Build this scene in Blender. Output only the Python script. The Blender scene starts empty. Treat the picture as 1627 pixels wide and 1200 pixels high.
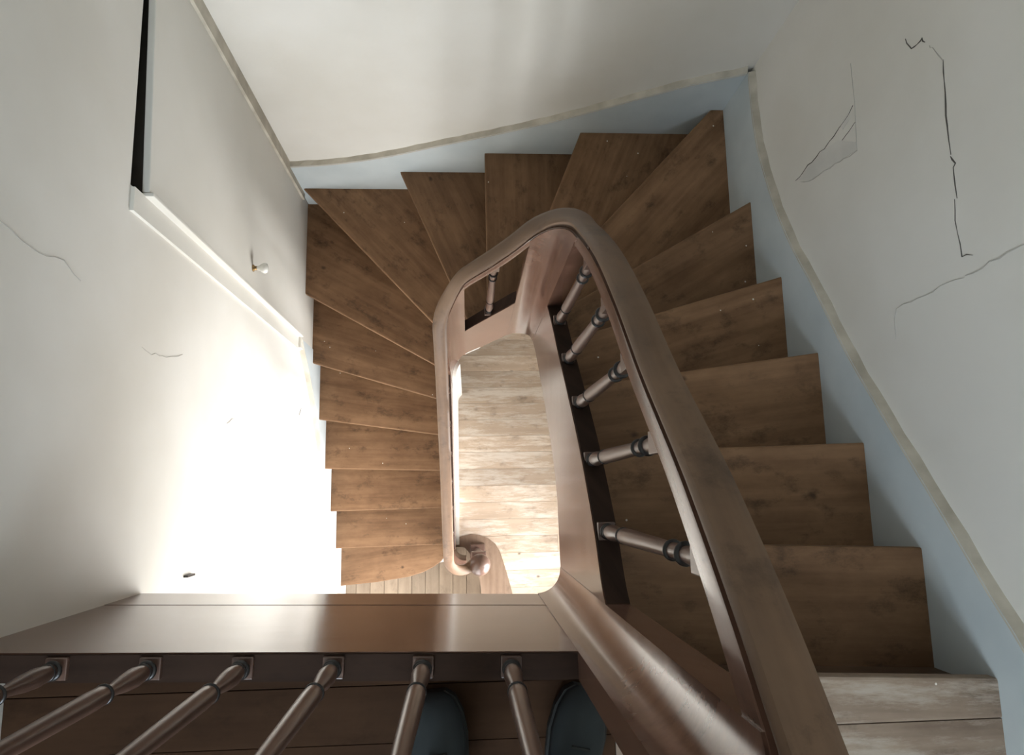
import bpy, bmesh, math, random
from mathutils import Vector, Matrix
random.seed(7)
U = 0.19                      # one riser, in metres; plan coordinates below are in risers
HC = 25.193                   # camera height above the lower floor, in risers
def P3(x, y, drop): return Vector((x*U, y*U, (HC-drop)*U))
scene = bpy.context.scene
col = scene.collection

# ------------------------------------------------------------------ camera
def cross(a, b): return Vector(a).cross(Vector(b))
F, CX, CY = 1122.0, 813.5, 600.0
nad = Vector((743.43-CX, 780.83-CY, F)).normalized()
rr = Vector((1, 0, 0)); rr -= nad*rr.dot(nad); rr.normalize()
bb = nad.cross(rr); yaw = 0.0185
ax = math.cos(yaw)*rr - math.sin(yaw)*bb
ay = -math.sin(yaw)*rr - math.cos(yaw)*bb
e = [Vector((ax[i], ay[i], -nad[i])) for i in range(3)]
cam_d = bpy.data.cameras.new('camera'); cam = bpy.data.objects.new('camera', cam_d); col.objects.link(cam)
cam_d.sensor_width = 36; cam_d.sensor_fit = 'HORIZONTAL'; cam_d.lens = F/1627*36
cam_d.clip_start = 0.02
M = Matrix(((e[0][0], -e[1][0], -e[2][0]), (e[0][1], -e[1][1], -e[2][1]), (e[0][2], -e[1][2], -e[2][2]))).to_4x4()
M.translation = P3(0, 0, 0)
cam.matrix_world = M
scene.camera = cam

# ------------------------------------------------------------------ world, lights, exposure
w = bpy.data.worlds.new('sky'); scene.world = w; w.use_nodes = True
w.node_tree.nodes['Background'].inputs[0].default_value = (0.75, 0.87, 1.0, 1)
w.node_tree.nodes['Background'].inputs[1].default_value = 3.0
def area(name, loc, rot, sx, sy, power, colr):
    l = bpy.data.lights.new(name, 'AREA'); l.shape = 'RECTANGLE'; l.size = sx; l.size_y = sy
    l.energy = power; l.color = colr
    o = bpy.data.objects.new(name, l); col.objects.link(o); o.location = loc; o.rotation_euler = rot
    return o
# daylight behind the glazed door on the lower floor (right wall) and behind the landing window (near wall)
lo = area('daylight_lower_door', (5.43*U+0.24, -4.9*U, 1.05), (0, 0, 0), 1.15, 1.6, 125, (1.0, 0.985, 0.965))
lo.rotation_euler = Vector((-2.1, 0.70, 0.08)).to_track_quat('-Z', 'Z').to_euler(); lo.data.spread = math.radians(95)
area('daylight_hall_door', (-1.7*U, -10.0*U-0.24, 1.42), (math.radians(90), 0, 0), 0.8, 2.2, 64, (1.0, 0.985, 0.965))
area('daylight_landing_window', (-1.9*U, -10.0*U-0.24, 5.05), (math.radians(90), 0, 0), 0.8, 1.25, 108, (0.76, 0.885, 1.0))
vs = scene.view_settings
vs.view_transform = 'Standard'; vs.look = 'None'; vs.gamma = 1; vs.use_curve_mapping = False
vs.exposure = -0.12
scene.cycles.max_bounces = 7; scene.cycles.diffuse_bounces = 5; scene.cycles.glossy_bounces = 3
scene.cycles.caustics_reflective = False; scene.cycles.caustics_refractive = False

# ------------------------------------------------------------------ materials
def nodes(name):
    m = bpy.data.materials.new(name); m.use_nodes = True
    nt = m.node_tree; return m, nt, nt.nodes, nt.links, nt.nodes['Principled BSDF']
def wood(name, dark, light, rough=0.45, spec=0.5, specks=0.0, grain=28.0, bump=0.15, vary=0.5, stain=0.35, worn=None, coat=0.0, spots=0.0):
    m, nt, N, L, B = nodes(name)
    uv = N.new('ShaderNodeUVMap'); uv.uv_map = 'UVMap'
    oi = N.new('ShaderNodeObjectInfo')
    off = N.new('ShaderNodeVectorMath'); off.operation = 'MULTIPLY_ADD'
    cmb = N.new('ShaderNodeCombineXYZ')
    for i in range(3): L.new(oi.outputs['Random'], cmb.inputs[i])
    off.inputs[1].default_value = (17, 29, 41)
    L.new(cmb.outputs[0], off.inputs[0]); L.new(uv.outputs[0], off.inputs[2])
    def noise(sc, det=6, rough_=0.6):
        mp = N.new('ShaderNodeMapping'); mp.inputs['Scale'].default_value = sc
        L.new(off.outputs[0], mp.inputs[0])
        n = N.new('ShaderNodeTexNoise'); n.inputs['Scale'].default_value = 1; n.inputs['Detail'].default_value = det
        n.inputs['Roughness'].default_value = rough_
        L.new(mp.outputs[0], n.inputs['Vector']); return n
    g = noise((1.6, grain, grain)); bl = noise((5, 9, 9), 5, 0.65)
    mx = N.new('ShaderNodeMath'); mx.operation = 'MULTIPLY_ADD'; mx.inputs[1].default_value = vary
    add = N.new('ShaderNodeMath'); add.operation = 'MULTIPLY'; add.inputs[1].default_value = 1-vary
    L.new(bl.outputs[0], add.inputs[0]); L.new(g.outputs[0], mx.inputs[0]); L.new(add.outputs[0], mx.inputs[2])
    cr = N.new('ShaderNodeValToRGB'); cr.color_ramp.elements[0].position = 0.36; cr.color_ramp.elements[1].position = 0.64
    cr.color_ramp.elements[0].color = (*dark, 1); cr.color_ramp.elements[1].color = (*light, 1)
    L.new(mx.outputs[0], cr.inputs[0])
    out = cr.outputs[0]
    # dirt blotches
    st = noise((9, 14, 14), 8, 0.7)
    sr = N.new('ShaderNodeValToRGB'); sr.color_ramp.elements[0].position = 0.30; sr.color_ramp.elements[1].position = 0.46
    sr.color_ramp.elements[0].color = (1-stain,)*3+(1,); sr.color_ramp.elements[1].color = (1, 1, 1, 1)
    L.new(st.outputs[0], sr.inputs[0])
    mm = N.new('ShaderNodeMixRGB'); mm.blend_type = 'MULTIPLY'; mm.inputs[0].default_value = 1
    L.new(out, mm.inputs[1]); L.new(sr.outputs[0], mm.inputs[2]); out = mm.outputs[0]
    if worn:
        wn = noise((3, 16, 16), 9, 0.75)
        wr = N.new('ShaderNodeValToRGB'); wr.color_ramp.elements[0].position = 0.47; wr.color_ramp.elements[1].position = 0.6
        L.new(wn.outputs[0], wr.inputs[0])
        m2 = N.new('ShaderNodeMixRGB'); L.new(wr.outputs[0], m2.inputs[0]); L.new(out, m2.inputs[1]); m2.inputs[2].default_value = (*worn, 1)
        out = m2.outputs[0]
    if specks:
        mp = N.new('ShaderNodeMapping'); mp.inputs['Scale'].default_value = (26, 26, 26); L.new(off.outputs[0], mp.inputs[0])
        v = N.new('ShaderNodeTexVoronoi'); v.inputs['Scale'].default_value = 1; L.new(mp.outputs[0], v.inputs['Vector'])
        lt = N.new('ShaderNodeMath'); lt.operation = 'LESS_THAN'; lt.inputs[1].default_value = 0.075; L.new(v.outputs['Distance'], lt.inputs[0])
        sp = N.new('ShaderNodeSeparateColor'); L.new(v.outputs['Color'], sp.inputs[0])
        gt = N.new('ShaderNodeMath'); gt.operation = 'GREATER_THAN'; gt.inputs[1].default_value = 1-specks; L.new(sp.outputs[0], gt.inputs[0])
        ml = N.new('ShaderNodeMath'); ml.operation = 'MULTIPLY'; L.new(lt.outputs[0], ml.inputs[0]); L.new(gt.outputs[0], ml.inputs[1])
        m3 = N.new('ShaderNodeMixRGB'); L.new(ml.outputs[0], m3.inputs[0]); L.new(out, m3.inputs[1]); m3.inputs[2].default_value = (0.62, 0.57, 0.5, 1)
        out = m3.outputs[0]
    if spots:
        mp = N.new('ShaderNodeMapping'); mp.inputs['Scale'].default_value = (11, 15, 15); mp.inputs['Location'].default_value = (3.3, 1.7, 0.4); L.new(off.outputs[0], mp.inputs[0])
        wv = noise((40, 60, 60), 3); av = N.new('ShaderNodeVectorMath'); av.operation = 'MULTIPLY_ADD'; av.inputs[1].default_value = (.18, .18, .18)
        L.new(wv.outputs['Color'], av.inputs[0]); L.new(mp.outputs[0], av.inputs[2])
        v = N.new('ShaderNodeTexVoronoi'); v.inputs['Scale'].default_value = 1; L.new(av.outputs[0], v.inputs['Vector'])
        r1 = N.new('ShaderNodeMapRange'); r1.inputs['From Min'].default_value = .05; r1.inputs['From Max'].default_value = .17; r1.inputs['To Min'].default_value = .75; r1.inputs['To Max'].default_value = 0
        L.new(v.outputs['Distance'], r1.inputs[0])
        sp = N.new('ShaderNodeSeparateColor'); L.new(v.outputs['Color'], sp.inputs[0])
        gt = N.new('ShaderNodeMath'); gt.operation = 'GREATER_THAN'; gt.inputs[1].default_value = 1-spots; L.new(sp.outputs[1], gt.inputs[0])
        ml = N.new('ShaderNodeMath'); ml.operation = 'MULTIPLY'; L.new(r1.outputs[0], ml.inputs[0]); L.new(gt.outputs[0], ml.inputs[1])
        m4 = N.new('ShaderNodeMixRGB'); L.new(ml.outputs[0], m4.inputs[0]); L.new(out, m4.inputs[1]); m4.inputs[2].default_value = (.035, .02, .012, 1)
        out = m4.outputs[0]
    # a little difference from piece to piece
    hs = N.new('ShaderNodeHueSaturation'); mr = N.new('ShaderNodeMapRange')
    mr.inputs['To Min'].default_value = 0.84; mr.inputs['To Max'].default_value = 1.14
    L.new(oi.outputs['Random'], mr.inputs[0]); L.new(mr.outputs[0], hs.inputs['Value']); L.new(out, hs.inputs['Color'])
    L.new(hs.outputs[0], B.inputs['Base Color'])
    rr_ = N.new('ShaderNodeMapRange'); rr_.inputs['To Min'].default_value = rough*0.75; rr_.inputs['To Max'].default_value = min(1, rough*1.3)
    L.new(bl.outputs[0], rr_.inputs[0]); L.new(rr_.outputs[0], B.inputs['Roughness'])
    B.inputs['Specular IOR Level'].default_value = spec
    B.inputs['Coat Weight'].default_value = coat; B.inputs['Coat Roughness'].default_value = 0.12
    bp = N.new('ShaderNodeBump'); bp.inputs['Strength'].default_value = bump; bp.inputs['Distance'].default_value = 0.002
    L.new(g.outputs[0], bp.inputs['Height']); L.new(bp.outputs[0], B.inputs['Normal'])
    return m
def plaster(name, a, b, scale=2.5, bump=0.25, rough=0.85):
    m, nt, N, L, B = nodes(name)
    tc = N.new('ShaderNodeTexCoord')
    n = N.new('ShaderNodeTexNoise'); n.inputs['Scale'].default_value = scale; n.inputs['Detail'].default_value = 5
    L.new(tc.outputs['Object'], n.inputs['Vector'])
    cr = N.new('ShaderNodeValToRGB'); cr.color_ramp.elements[0].position = 0.35; cr.color_ramp.elements[1].position = 0.65
    cr.color_ramp.elements[0].color = (*a, 1); cr.color_ramp.elements[1].color = (*b, 1)
    L.new(n.outputs[0], cr.inputs[0]); L.new(cr.outputs[0], B.inputs['Base Color'])
    B.inputs['Roughness'].default_value = rough; B.inputs['Specular IOR Level'].default_value = 0.25
    n2 = N.new('ShaderNodeTexNoise'); n2.inputs['Scale'].default_value = 14; n2.inputs['Detail'].default_value = 8
    L.new(tc.outputs['Object'], n2.inputs['Vector'])
    bp = N.new('ShaderNodeBump'); bp.inputs['Strength'].default_value = bump; bp.inputs['Distance'].default_value = 0.004
    L.new(n2.outputs[0], bp.inputs['Height']); L.new(bp.outputs[0], B.inputs['Normal'])
    return m
def flat(name, c, rough=0.6, metal=0.0, spec=0.4):
    m, nt, N, L, B = nodes(name)
    tc = N.new('ShaderNodeTexCoord'); n = N.new('ShaderNodeTexNoise'); n.inputs['Scale'].default_value = 30
    L.new(tc.outputs['Object'], n.inputs['Vector'])
    cr = N.new('ShaderNodeValToRGB')
    cr.color_ramp.elements[0].color = (*[v*0.85 for v in c], 1); cr.color_ramp.elements[1].color = (*[min(1, v*1.12) for v in c], 1)
    L.new(n.outputs[0], cr.inputs[0]); L.new(cr.outputs[0], B.inputs['Base Color'])
    B.inputs['Roughness'].default_value = rough; B.inputs['Metallic'].default_value = metal; B.inputs['Specular IOR Level'].default_value = spec
    return m
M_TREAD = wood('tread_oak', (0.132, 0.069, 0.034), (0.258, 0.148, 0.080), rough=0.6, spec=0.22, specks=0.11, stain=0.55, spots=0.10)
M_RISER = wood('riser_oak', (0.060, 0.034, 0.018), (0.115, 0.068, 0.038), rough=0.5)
M_STRING = wood('string_varnish', (0.100, 0.052, 0.036), (0.165, 0.088, 0.062), rough=0.18, spec=0.5, grain=18, stain=0.35, bump=0.02, vary=0.35, coat=0.15, spots=0.10)
M_BAL = wood('baluster_varnish', (0.080, 0.044, 0.032), (0.130, 0.075, 0.055), rough=0.34, spec=0.5, stain=0.25, coat=0.1, bump=0.03)
M_RAIL = wood('handrail_wood', (0.100, 0.058, 0.034), (0.200, 0.122, 0.074), rough=0.5, spec=0.28, grain=34, stain=0.5)
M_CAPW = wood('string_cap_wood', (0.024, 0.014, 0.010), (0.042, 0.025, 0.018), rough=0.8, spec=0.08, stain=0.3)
M_RING = flat('dark_ring_varnish', (0.012, 0.009, 0.008), rough=0.35, spec=0.5)
M_LANDSHADE = wood('landing_board_shaded', (0.030, 0.015, 0.008), (0.055, 0.029, 0.016), rough=0.8, spec=0.08, stain=0.4)  # the standing person's shadow is put into this board colour
M_LANDWORN_LIT = wood('landing_board_worn_lit', (0.16, 0.11, 0.078), (0.30, 0.225, 0.165), rough=0.6, specks=0.12, stain=0.5, worn=(0.36, 0.30, 0.245))  # same boards, worn, with the window light put into a paler colour
M_FLOOR = wood('pale_floorboard', (0.41, 0.315, 0.235), (0.51, 0.40, 0.305), rough=0.5, stain=0.35, grain=30, worn=(0.60, 0.53, 0.455), vary=.6, spots=.12)
M_FLOORG = wood('grey_floorboard', (0.20, 0.145, 0.10), (0.32, 0.245, 0.175), rough=0.5, stain=0.3, grain=20)
M_EDGE = wood('edging_board', (0.16, 0.10, 0.065), (0.27, 0.185, 0.13), rough=0.45, stain=0.4)
M_WALL = plaster('wall_plaster', (0.68, 0.655, 0.60), (0.74, 0.72, 0.675))
M_SOFFIT = plaster('soffit_plaster', (0.66, 0.64, 0.60), (0.72, 0.70, 0.66))
M_SKIRT = plaster('pale_blue_paint', (0.50, 0.555, 0.575), (0.57, 0.62, 0.635), scale=5, bump=0.1, rough=0.5)
M_CAP = plaster('cream_edge_paint', (0.42, 0.385, 0.32), (0.58, 0.54, 0.46), scale=12, bump=0.4)
M_DOOR = plaster('door_paint', (0.66, 0.64, 0.585), (0.70, 0.68, 0.63), scale=3, bump=0.08, rough=0.55)
M_CRACK = flat('crack_shadow', (0.10, 0.09, 0.08), rough=0.9)
M_FAINT = flat('faint_crack', (0.48, 0.46, 0.425), rough=0.9)
M_PATCH = plaster('grey_filler', (0.60, 0.585, 0.55), (0.67, 0.65, 0.61), scale=9)
M_DARK = flat('gap_shade_dark', (0.035, 0.028, 0.02), rough=0.9)  # shade in the door gap and cupboard put into a near-black colour
M_PORC = flat('white_porcelain', (0.80, 0.79, 0.74), rough=0.15, spec=0.6)
M_BRASS = flat('aged_brass', (0.30, 0.20, 0.09), rough=0.4, metal=0.9)
M_JEANS = flat('blue_grey_denim', (0.13, 0.17, 0.19), rough=0.9)
M_SHOE = flat('dark_shoe_canvas', (0.030, 0.037, 0.040), rough=0.8)
M_SOLE = flat('shoe_sole', (0.03, 0.032, 0.03), rough=0.8)
M_SKIN = flat('skin', (0.52, 0.33, 0.25), rough=0.6)
M_JACKET = flat('dark_jacket', (0.05, 0.055, 0.065), rough=0.9)
M_LIP = flat('lips', (0.35, 0.14, 0.12), rough=0.5)
M_HAIR = flat('brown_hair', (0.06, 0.035, 0.02), rough=0.7)
def glass():
    m, nt, N, L, B = nodes('window_glass')
    t = N.new('ShaderNodeBsdfTransparent'); g = N.new('ShaderNodeBsdfGlossy'); g.inputs['Roughness'].default_value = 0.02
    mx = N.new('ShaderNodeMixShader'); mx.inputs[0].default_value = 0.06
    L.new(t.outputs[0], mx.inputs[1]); L.new(g.outputs[0], mx.inputs[2])
    L.new(mx.outputs[0], N['Material Output'].inputs['Surface']); return m
M_GLASS = glass()

# ------------------------------------------------------------------ helpers
def add_obj(name, me, mat=None, parent=None):
    o = bpy.data.objects.new(name, me); col.objects.link(o)
    if mat and not me.materials: me.materials.append(mat)
    if parent: o.parent = parent
    return o
def build(name, verts, faces, mat, parent=None, uvs=None, grain='x', smooth=False, bevel=0.0, normals=True):
    """one mesh object; verts in metres; uv either per vertex or along a grain axis"""
    bm = bmesh.new()
    vv = [bm.verts.new(v) for v in verts]
    lay = bm.loops.layers.uv.new('UVMap')
    ids = {v: i for i, v in enumerate(vv)}
    for f in faces:
        try: fc = bm.faces.new([vv[i] for i in f])
        except ValueError: continue
        fc.smooth = smooth
    if normals: bmesh.ops.recalc_face_normals(bm, faces=bm.faces)
    for fc in bm.faces:
        for lp in fc.loops:
            c = lp.vert.co
            if uvs: lp[lay].uv = uvs[ids[lp.vert]]
            elif grain == 'x': lp[lay].uv = (c.x, c.y + c.z)
            elif grain == 'y': lp[lay].uv = (c.y, c.x + c.z)
            else: lp[lay].uv = (c.z, c.x + c.y)
    if bevel:
        es = [e_ for e_ in bm.edges if len(e_.link_faces) == 2 and e_.calc_face_angle(0) > 0.6]
        bmesh.ops.bevel(bm, geom=es, offset=bevel, segments=2, profile=0.6, affect='EDGES', clamp_overlap=True)
    me = bpy.data.meshes.new(name); bm.to_mesh(me); bm.free()
    return add_obj(name, me, mat, parent)
def box_vf(x0, x1, y0, y1, z0, z1):
    v = [(x, y, z) for z in (z0, z1) for y in (y0, y1) for x in (x0, x1)]
    f = [(0, 2, 3, 1), (4, 5, 7, 6), (0, 1, 5, 4), (2, 6, 7, 3), (0, 4, 6, 2), (1, 3, 7, 5)]
    return v, f
def box(name, x0, x1, y0, y1, z0, z1, mat, parent=None, grain='x', bevel=0.0):
    v, f = box_vf(x0, x1, y0, y1, z0, z1)
    return build(name, v, f, mat, parent, grain=grain, bevel=bevel)
def boxes(name, lst, mat, parent=None, grain='x'):
    V, Fc = [], []
    for b in lst:
        v, f = box_vf(*b); k = len(V); V += v; Fc += [tuple(i+k for i in q) for q in f]
    return build(name, V, Fc, mat, parent, grain=grain)
def prism(name, poly, z0, z1, mat, parent=None, grain='x', bevel=0.0):
    n = len(poly)
    v = [(p[0], p[1], z0) for p in poly] + [(p[0], p[1], z1) for p in poly]
    f = [tuple(range(n))[::-1], tuple(range(n, 2*n))] + [(i, (i+1) % n, n+(i+1) % n, n+i) for i in range(n)]
    return build(name, v, f, mat, parent, grain=grain, bevel=bevel)
def lathe(prof, seg=20):
    V, Fc, UV = [], [], []
    for r, z in prof:
        for j in range(seg):
            a = 2*math.pi*j/seg; V.append((r*math.cos(a), r*math.sin(a), z)); UV.append((z, j/seg*0.15))
    n = len(prof)
    for i in range(n-1):
        for j in range(seg):
            Fc.append((i*seg+j, i*seg+(j+1) % seg, (i+1)*seg+(j+1) % seg, (i+1)*seg+j))
    Fc.append(tuple(range(seg))[::-1]); Fc.append(tuple((n-1)*seg+j for j in range(seg)))
    return V, Fc, UV
def empty(name, loc=(0, 0, 0)):
    o = bpy.data.objects.new(name, None); col.objects.link(o); o.location = loc; o.empty_display_size = 0.1
    return o
def tag(o, label=None, cat=None, group=None, kind=None):
    if label: o['label'] = label
    if cat: o['category'] = cat
    if group: o['group'] = group
    if kind: o['kind'] = kind
    return o
def interp(kn, s):
    """smooth monotone-ish interpolation through knots (Catmull-Rom on uneven knots)"""
    if s <= kn[0][0]: return kn[0][1]
    if s >= kn[-1][0]: return kn[-1][1]
    for i in range(len(kn)-1):
        if kn[i][0] <= s <= kn[i+1][0]: break
    x0, y0 = kn[i]; x1, y1 = kn[i+1]; h = x1-x0
    m = (y1-y0)/h
    ml = (y0-kn[i-1][1])/(x0-kn[i-1][0]) if i > 0 else m
    mr = (kn[i+2][1]-y1)/(kn[i+2][0]-x1) if i+2 < len(kn) else m
    def har(a, b): return 0 if a*b <= 0 else 2*a*b/(a+b)
    d0, d1 = har(ml, m), har(m, mr)
    t = (s-x0)/h
    return (2*t**3-3*t*t+1)*y0 + (t**3-2*t*t+t)*h*d0 + (-2*t**3+3*t*t)*y1 + (t**3-t*t)*h*d1

# ------------------------------------------------------------------ plan of the stairwell
XL, XR, YB = -4.18, 5.31, 7.655            # faces of the skirtings
TS = 0.12                                  # skirting thickness
WL, WR, WB, WN = XL-TS, XR+TS, YB+TS, -10.0   # wall faces
IL, IR, IF_ = -0.40, 1.27, 3.45            # well faces of the inner string
TH = 0.22                                  # string thickness
def land_y(x): return -1.39 + (0.92-x)*0.028
# path of the well face, going up, with rounded corners
path = []
def arc(cx, cy, r, a0, a1, n=12):
    for i in range(n+1):
        a = math.radians(a0+(a1-a0)*i/n); path.append((cx+r*math.cos(a), cy+r*math.sin(a)))
y = -1.75
while y < IF_-0.42-0.02: path.append((IL, y)); y += 0.1
arc(IL+0.42, IF_-0.42, 0.42, 180, 90)
x = IL+0.42+0.06
while x < IR-0.42-0.03: path.append((x, IF_)); x += 0.08
arc(IR-0.42, IF_-0.42, 0.42, 90, 0)
y = IF_-0.42-0.08
yl = land_y(IR-0.33)
while y > yl+0.33+0.04: path.append((IR, y)); y -= 0.1
arc(IR-0.33, yl+0.33, 0.33, 0, -90)
x = IR-0.33-0.1
while x > WL: path.append((x, land_y(x))); x -= 0.15
path.append((WL, land_y(WL)))
path = [Vector(p) for p in path]
S = [0.0]
for a, b in zip(path, path[1:]): S.append(S[-1]+(b-a).length)
NRM = []
for i in range(len(path)):
    t = (path[min(i+1, len(path)-1)]-path[max(i-1, 0)]).normalized()
    NRM.append(Vector((-t.y, t.x)))        # to the left of travel = away from the well (travel is clockwise)
def s_of(x, y):
    if y == land_y(x): return min((i for i in range(len(path)) if S[i] > 10.5), key=lambda i: abs(path[i].x-x))
    return min(range(len(path)), key=lambda i: (path[i]-Vector((x, y))).length)
def sk(lst): return [(S[s_of(x, y)], d) for x, y, d in lst]
K_TOP = sk([(IL, -1.75, 22.3), (IL, -1.6, 22.15), (IL, -.48, 21.15), (IL, .61, 20.15), (IL, 1.58, 19.15), (IL, 2.45, 18.0), (IL, 2.95, 17.1),
            (IL+.12, IF_-.12, 16.0), (-.03, IF_, 15.1), (.49, IF_, 13.8), (.9, IF_, 12.75), (IR-.12, IF_-.12, 11.75), (IR, 2.8, 10.75),
            (IR, 1.88, 9.58), (IR, 1.3, 8.88), (IR, .55, 8.1), (IR, .05, 7.63), (IR, -.5, 7.22), (IR, -.95, 6.9), (1.15, -1.25, 6.5), (.7, land_y(.7), 6.4), (-4.3, land_y(-4.3), 6.4)])
K_BOT = sk([(IL, -1.75, 24.15), (IL, -.9, 24.1), (IL, -.48, 23.7), (IL, .61, 22.6), (IL, 1.58, 21.5), (IL, 2.45, 20.3), (.1, IF_, 17.35), (.57, IF_, 16.3), (IR-.12, IF_-.12, 14.75), (IR, 2.8, 13.3),
            (IR, 1.93, 12.09), (IR, 1.07, 11.1), (IR, .35, 10.44), (IR, -.19, 10.15), (IR, -.9, 10.05), (1.15, -1.25, 9.95), (.7, land_y(.7), 9.9), (-4.3, land_y(-4.3), 9.9)])
K_RAIL = sk([(IL, -1.75, 18.75), (IL, -1.6, 18.6), (IL, -.48, 17.4), (IL, .61, 16.3), (IL, 1.58, 15.2), (IL, 2.45, 14.05),
             (IL+.12, IF_-.12, 12.35), (-.03, IF_, 11.3), (.38, IF_, 10.35), (.72, IF_, 9.6), (IR-.12, IF_-.12, 8.3), (IR, 2.81, 7.33), (IR, 2.23, 6.4),
             (IR, 1.51, 5.56), (IR, .87, 4.83), (IR, -.1, 3.8), (IR, -.93, 2.96), (1.18, -1.28, 2.7), (.6, land_y(.6), 2.62), (-4.3, land_y(-4.3), 2.62)])
def strip(name, i0, i1, kt, kb, off0, off1, mat, parent, top_extra=0.0, smooth=True):
    """vertical board following the plan path between path indices i0..i1"""
    V, Fc, UV = [], [], []
    for i in range(i0, i1+1):
        p, n = path[i], NRM[i]
        a, b = p+n*off0, p+n*off1
        zt, zb = kt(S[i]), kb(S[i])
        for q, d in ((a, zt), (b, zt), (b, zb), (a, zb)):
            V.append(P3(q.x, q.y, d)); UV.append((S[i]*U, (d + (0.3 if q is b else 0))*U))
    n = i1-i0+1
    for i in range(n-1):
        for j in range(4):
            Fc.append((i*4+j, i*4+(j+1) % 4, (i+1)*4+(j+1) % 4, (i+1)*4+j))
    Fc.append((0, 1, 2, 3)); Fc.append(tuple((n-1)*4+j for j in (3, 2, 1, 0)))
    o = build(name, V, Fc, mat, parent, uvs=UV, smooth=smooth)
    return o
def edge_split(o, ang=35):
    md = o.modifiers.new('edges', 'EDGE_SPLIT'); md.split_angle = math.radians(ang)

# ------------------------------------------------------------------ the setting: walls, floors, ceiling
ZC = 6.2                                   # ceiling height
def zd(d): return (HC-d)*U
T = 0.2
DY0, DY1, DT, DB = 3.98, 7.62, 8.86, 17.83     # cupboard door opening in the left wall (risers)
wl = tag(boxes('wall_left', [
    (WL*U-T, WL*U, WN*U-T, DY0*U, -0.1, ZC), (WL*U-T, WL*U, DY0*U, WB*U+T, -0.1, zd(DB)), (WL*U-T, WL*U, DY0*U, WB*U+T, zd(DT), ZC),
    (WL*U-T, WL*U, DY1*U, WB*U+T, zd(DB), zd(DT))], M_WALL), kind='structure')
wb = tag(box('wall_back', WL*U, WR*U+T, WB*U, WB*U+T, -0.1, ZC, M_WALL), kind='structure')
# right wall, with a glazed door on the lower floor under the landing
gy0, gy1, gz1 = -8.3*U, -1.5*U, 2.0
wr = tag(boxes('wall_right', [
    (WR*U, WR*U+T, gy1, WB*U, -0.1, ZC), (WR*U, WR*U+T, WN*U-T, gy0, -0.1, ZC), (WR*U, WR*U+T, gy0, gy1, gz1, ZC), (WR*U, WR*U+T, gy0, gy1, -0.1, 0.0)], M_WALL), kind='structure')
# near wall with the landing window
hx0, hx1, hz1 = -4.0*U, 0.6*U, 2.6
nx0, nx1, nz0, nz1 = -4.0*U, 0.6*U, 4.4, 5.7
wn = tag(boxes('wall_near', [
    (WL*U, hx0, WN*U-T, WN*U, -0.1, ZC), (hx1, WR*U, WN*U-T, WN*U, -0.1, ZC), (hx0, hx1, WN*U-T, WN*U, hz1, nz0), (hx0, hx1, WN*U-T, WN*U, -0.1, 0.0), (hx0, hx1, WN*U-T, WN*U, nz1, ZC)], M_WALL), kind='structure')
tag(box('ceiling', WL*U-T, WR*U+T, WN*U-T, WB*U+T, ZC, ZC+0.15, M_WALL), kind='structure')
for o, l in ((wl, 'white plaster wall beside the lower flight with a cupboard door'), (wb, 'white plaster wall behind the winding treads'),
             (wr, 'white plaster wall with cracks beside the upper flight'), (wn, 'white plaster wall behind the landing')): o['label'] = l
# glazed door and landing window
d2 = tag(empty('door_2', (WR*U+0.05, (gy0+gy1)/2, 0)), 'white glazed double door on the lower floor under the landing', kind='structure')
ym = (gy0+gy1)/2
def rel(o, *b):
    l = o.location; return (b[0]-l.x, b[1]-l.x, b[2]-l.y, b[3]-l.y, b[4]-l.z, b[5]-l.z)
X0, X1 = WR*U+0.03, WR*U+0.08
for a, b in ((gy0, ym), (ym, gy1)):
    boxes('door_frame', [rel(d2, X0, X1, a, a+.07, 0, gz1), rel(d2, X0, X1, b-.07, b, 0, gz1), rel(d2, X0, X1, a+.07, b-.07, 0, .18), rel(d2, X0, X1, a+.07, b-.07, gz1-.08, gz1)], M_DOOR, d2)
    box('pane', *rel(d2, X0+.02, X0+.026, a+.07, b-.07, .18, gz1-.08), M_GLASS, d2)
w1 = tag(empty('window_1', ((nx0+nx1)/2, WN*U-0.05, nz0)), 'white framed landing window', kind='structure')
Y0, Y1 = WN*U-0.09, WN*U-0.04; xm = (nx0+nx1)/2
for a, b in ((nx0, xm), (xm, nx1)):
    boxes('window_frame', [rel(w1, a, a+.05, Y0, Y1, nz0, nz1), rel(w1, b-.05, b, Y0, Y1, nz0, nz1), rel(w1, a+.05, b-.05, Y0, Y1, nz0, nz0+.06), rel(w1, a+.05, b-.05, Y0, Y1, nz1-.06, nz1)], M_DOOR, w1)
    box('pane', *rel(w1, a+.05, b-.05, Y0+.02, Y0+.026, nz0+.06, nz1-.06), M_GLASS, w1)

d3 = tag(empty('door_3', ((hx0+hx1)/2, WN*U-0.05, 0)), 'white glazed hall door under the landing', kind='structure')
xm = (hx0+hx1)/2
for a, b in ((hx0, xm), (xm, hx1)):
    boxes('door_frame', [rel(d3, a, a+.05, Y0, Y1, 0, hz1), rel(d3, b-.05, b, Y0, Y1, 0, hz1), rel(d3, a+.05, b-.05, Y0, Y1, 0, .16), rel(d3, a+.05, b-.05, Y0, Y1, hz1-.06, hz1)], M_DOOR, d3)
    box('pane', *rel(d3, a+.05, b-.05, Y0+.02, Y0+.026, .16, hz1-.06), M_GLASS, d3)
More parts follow.
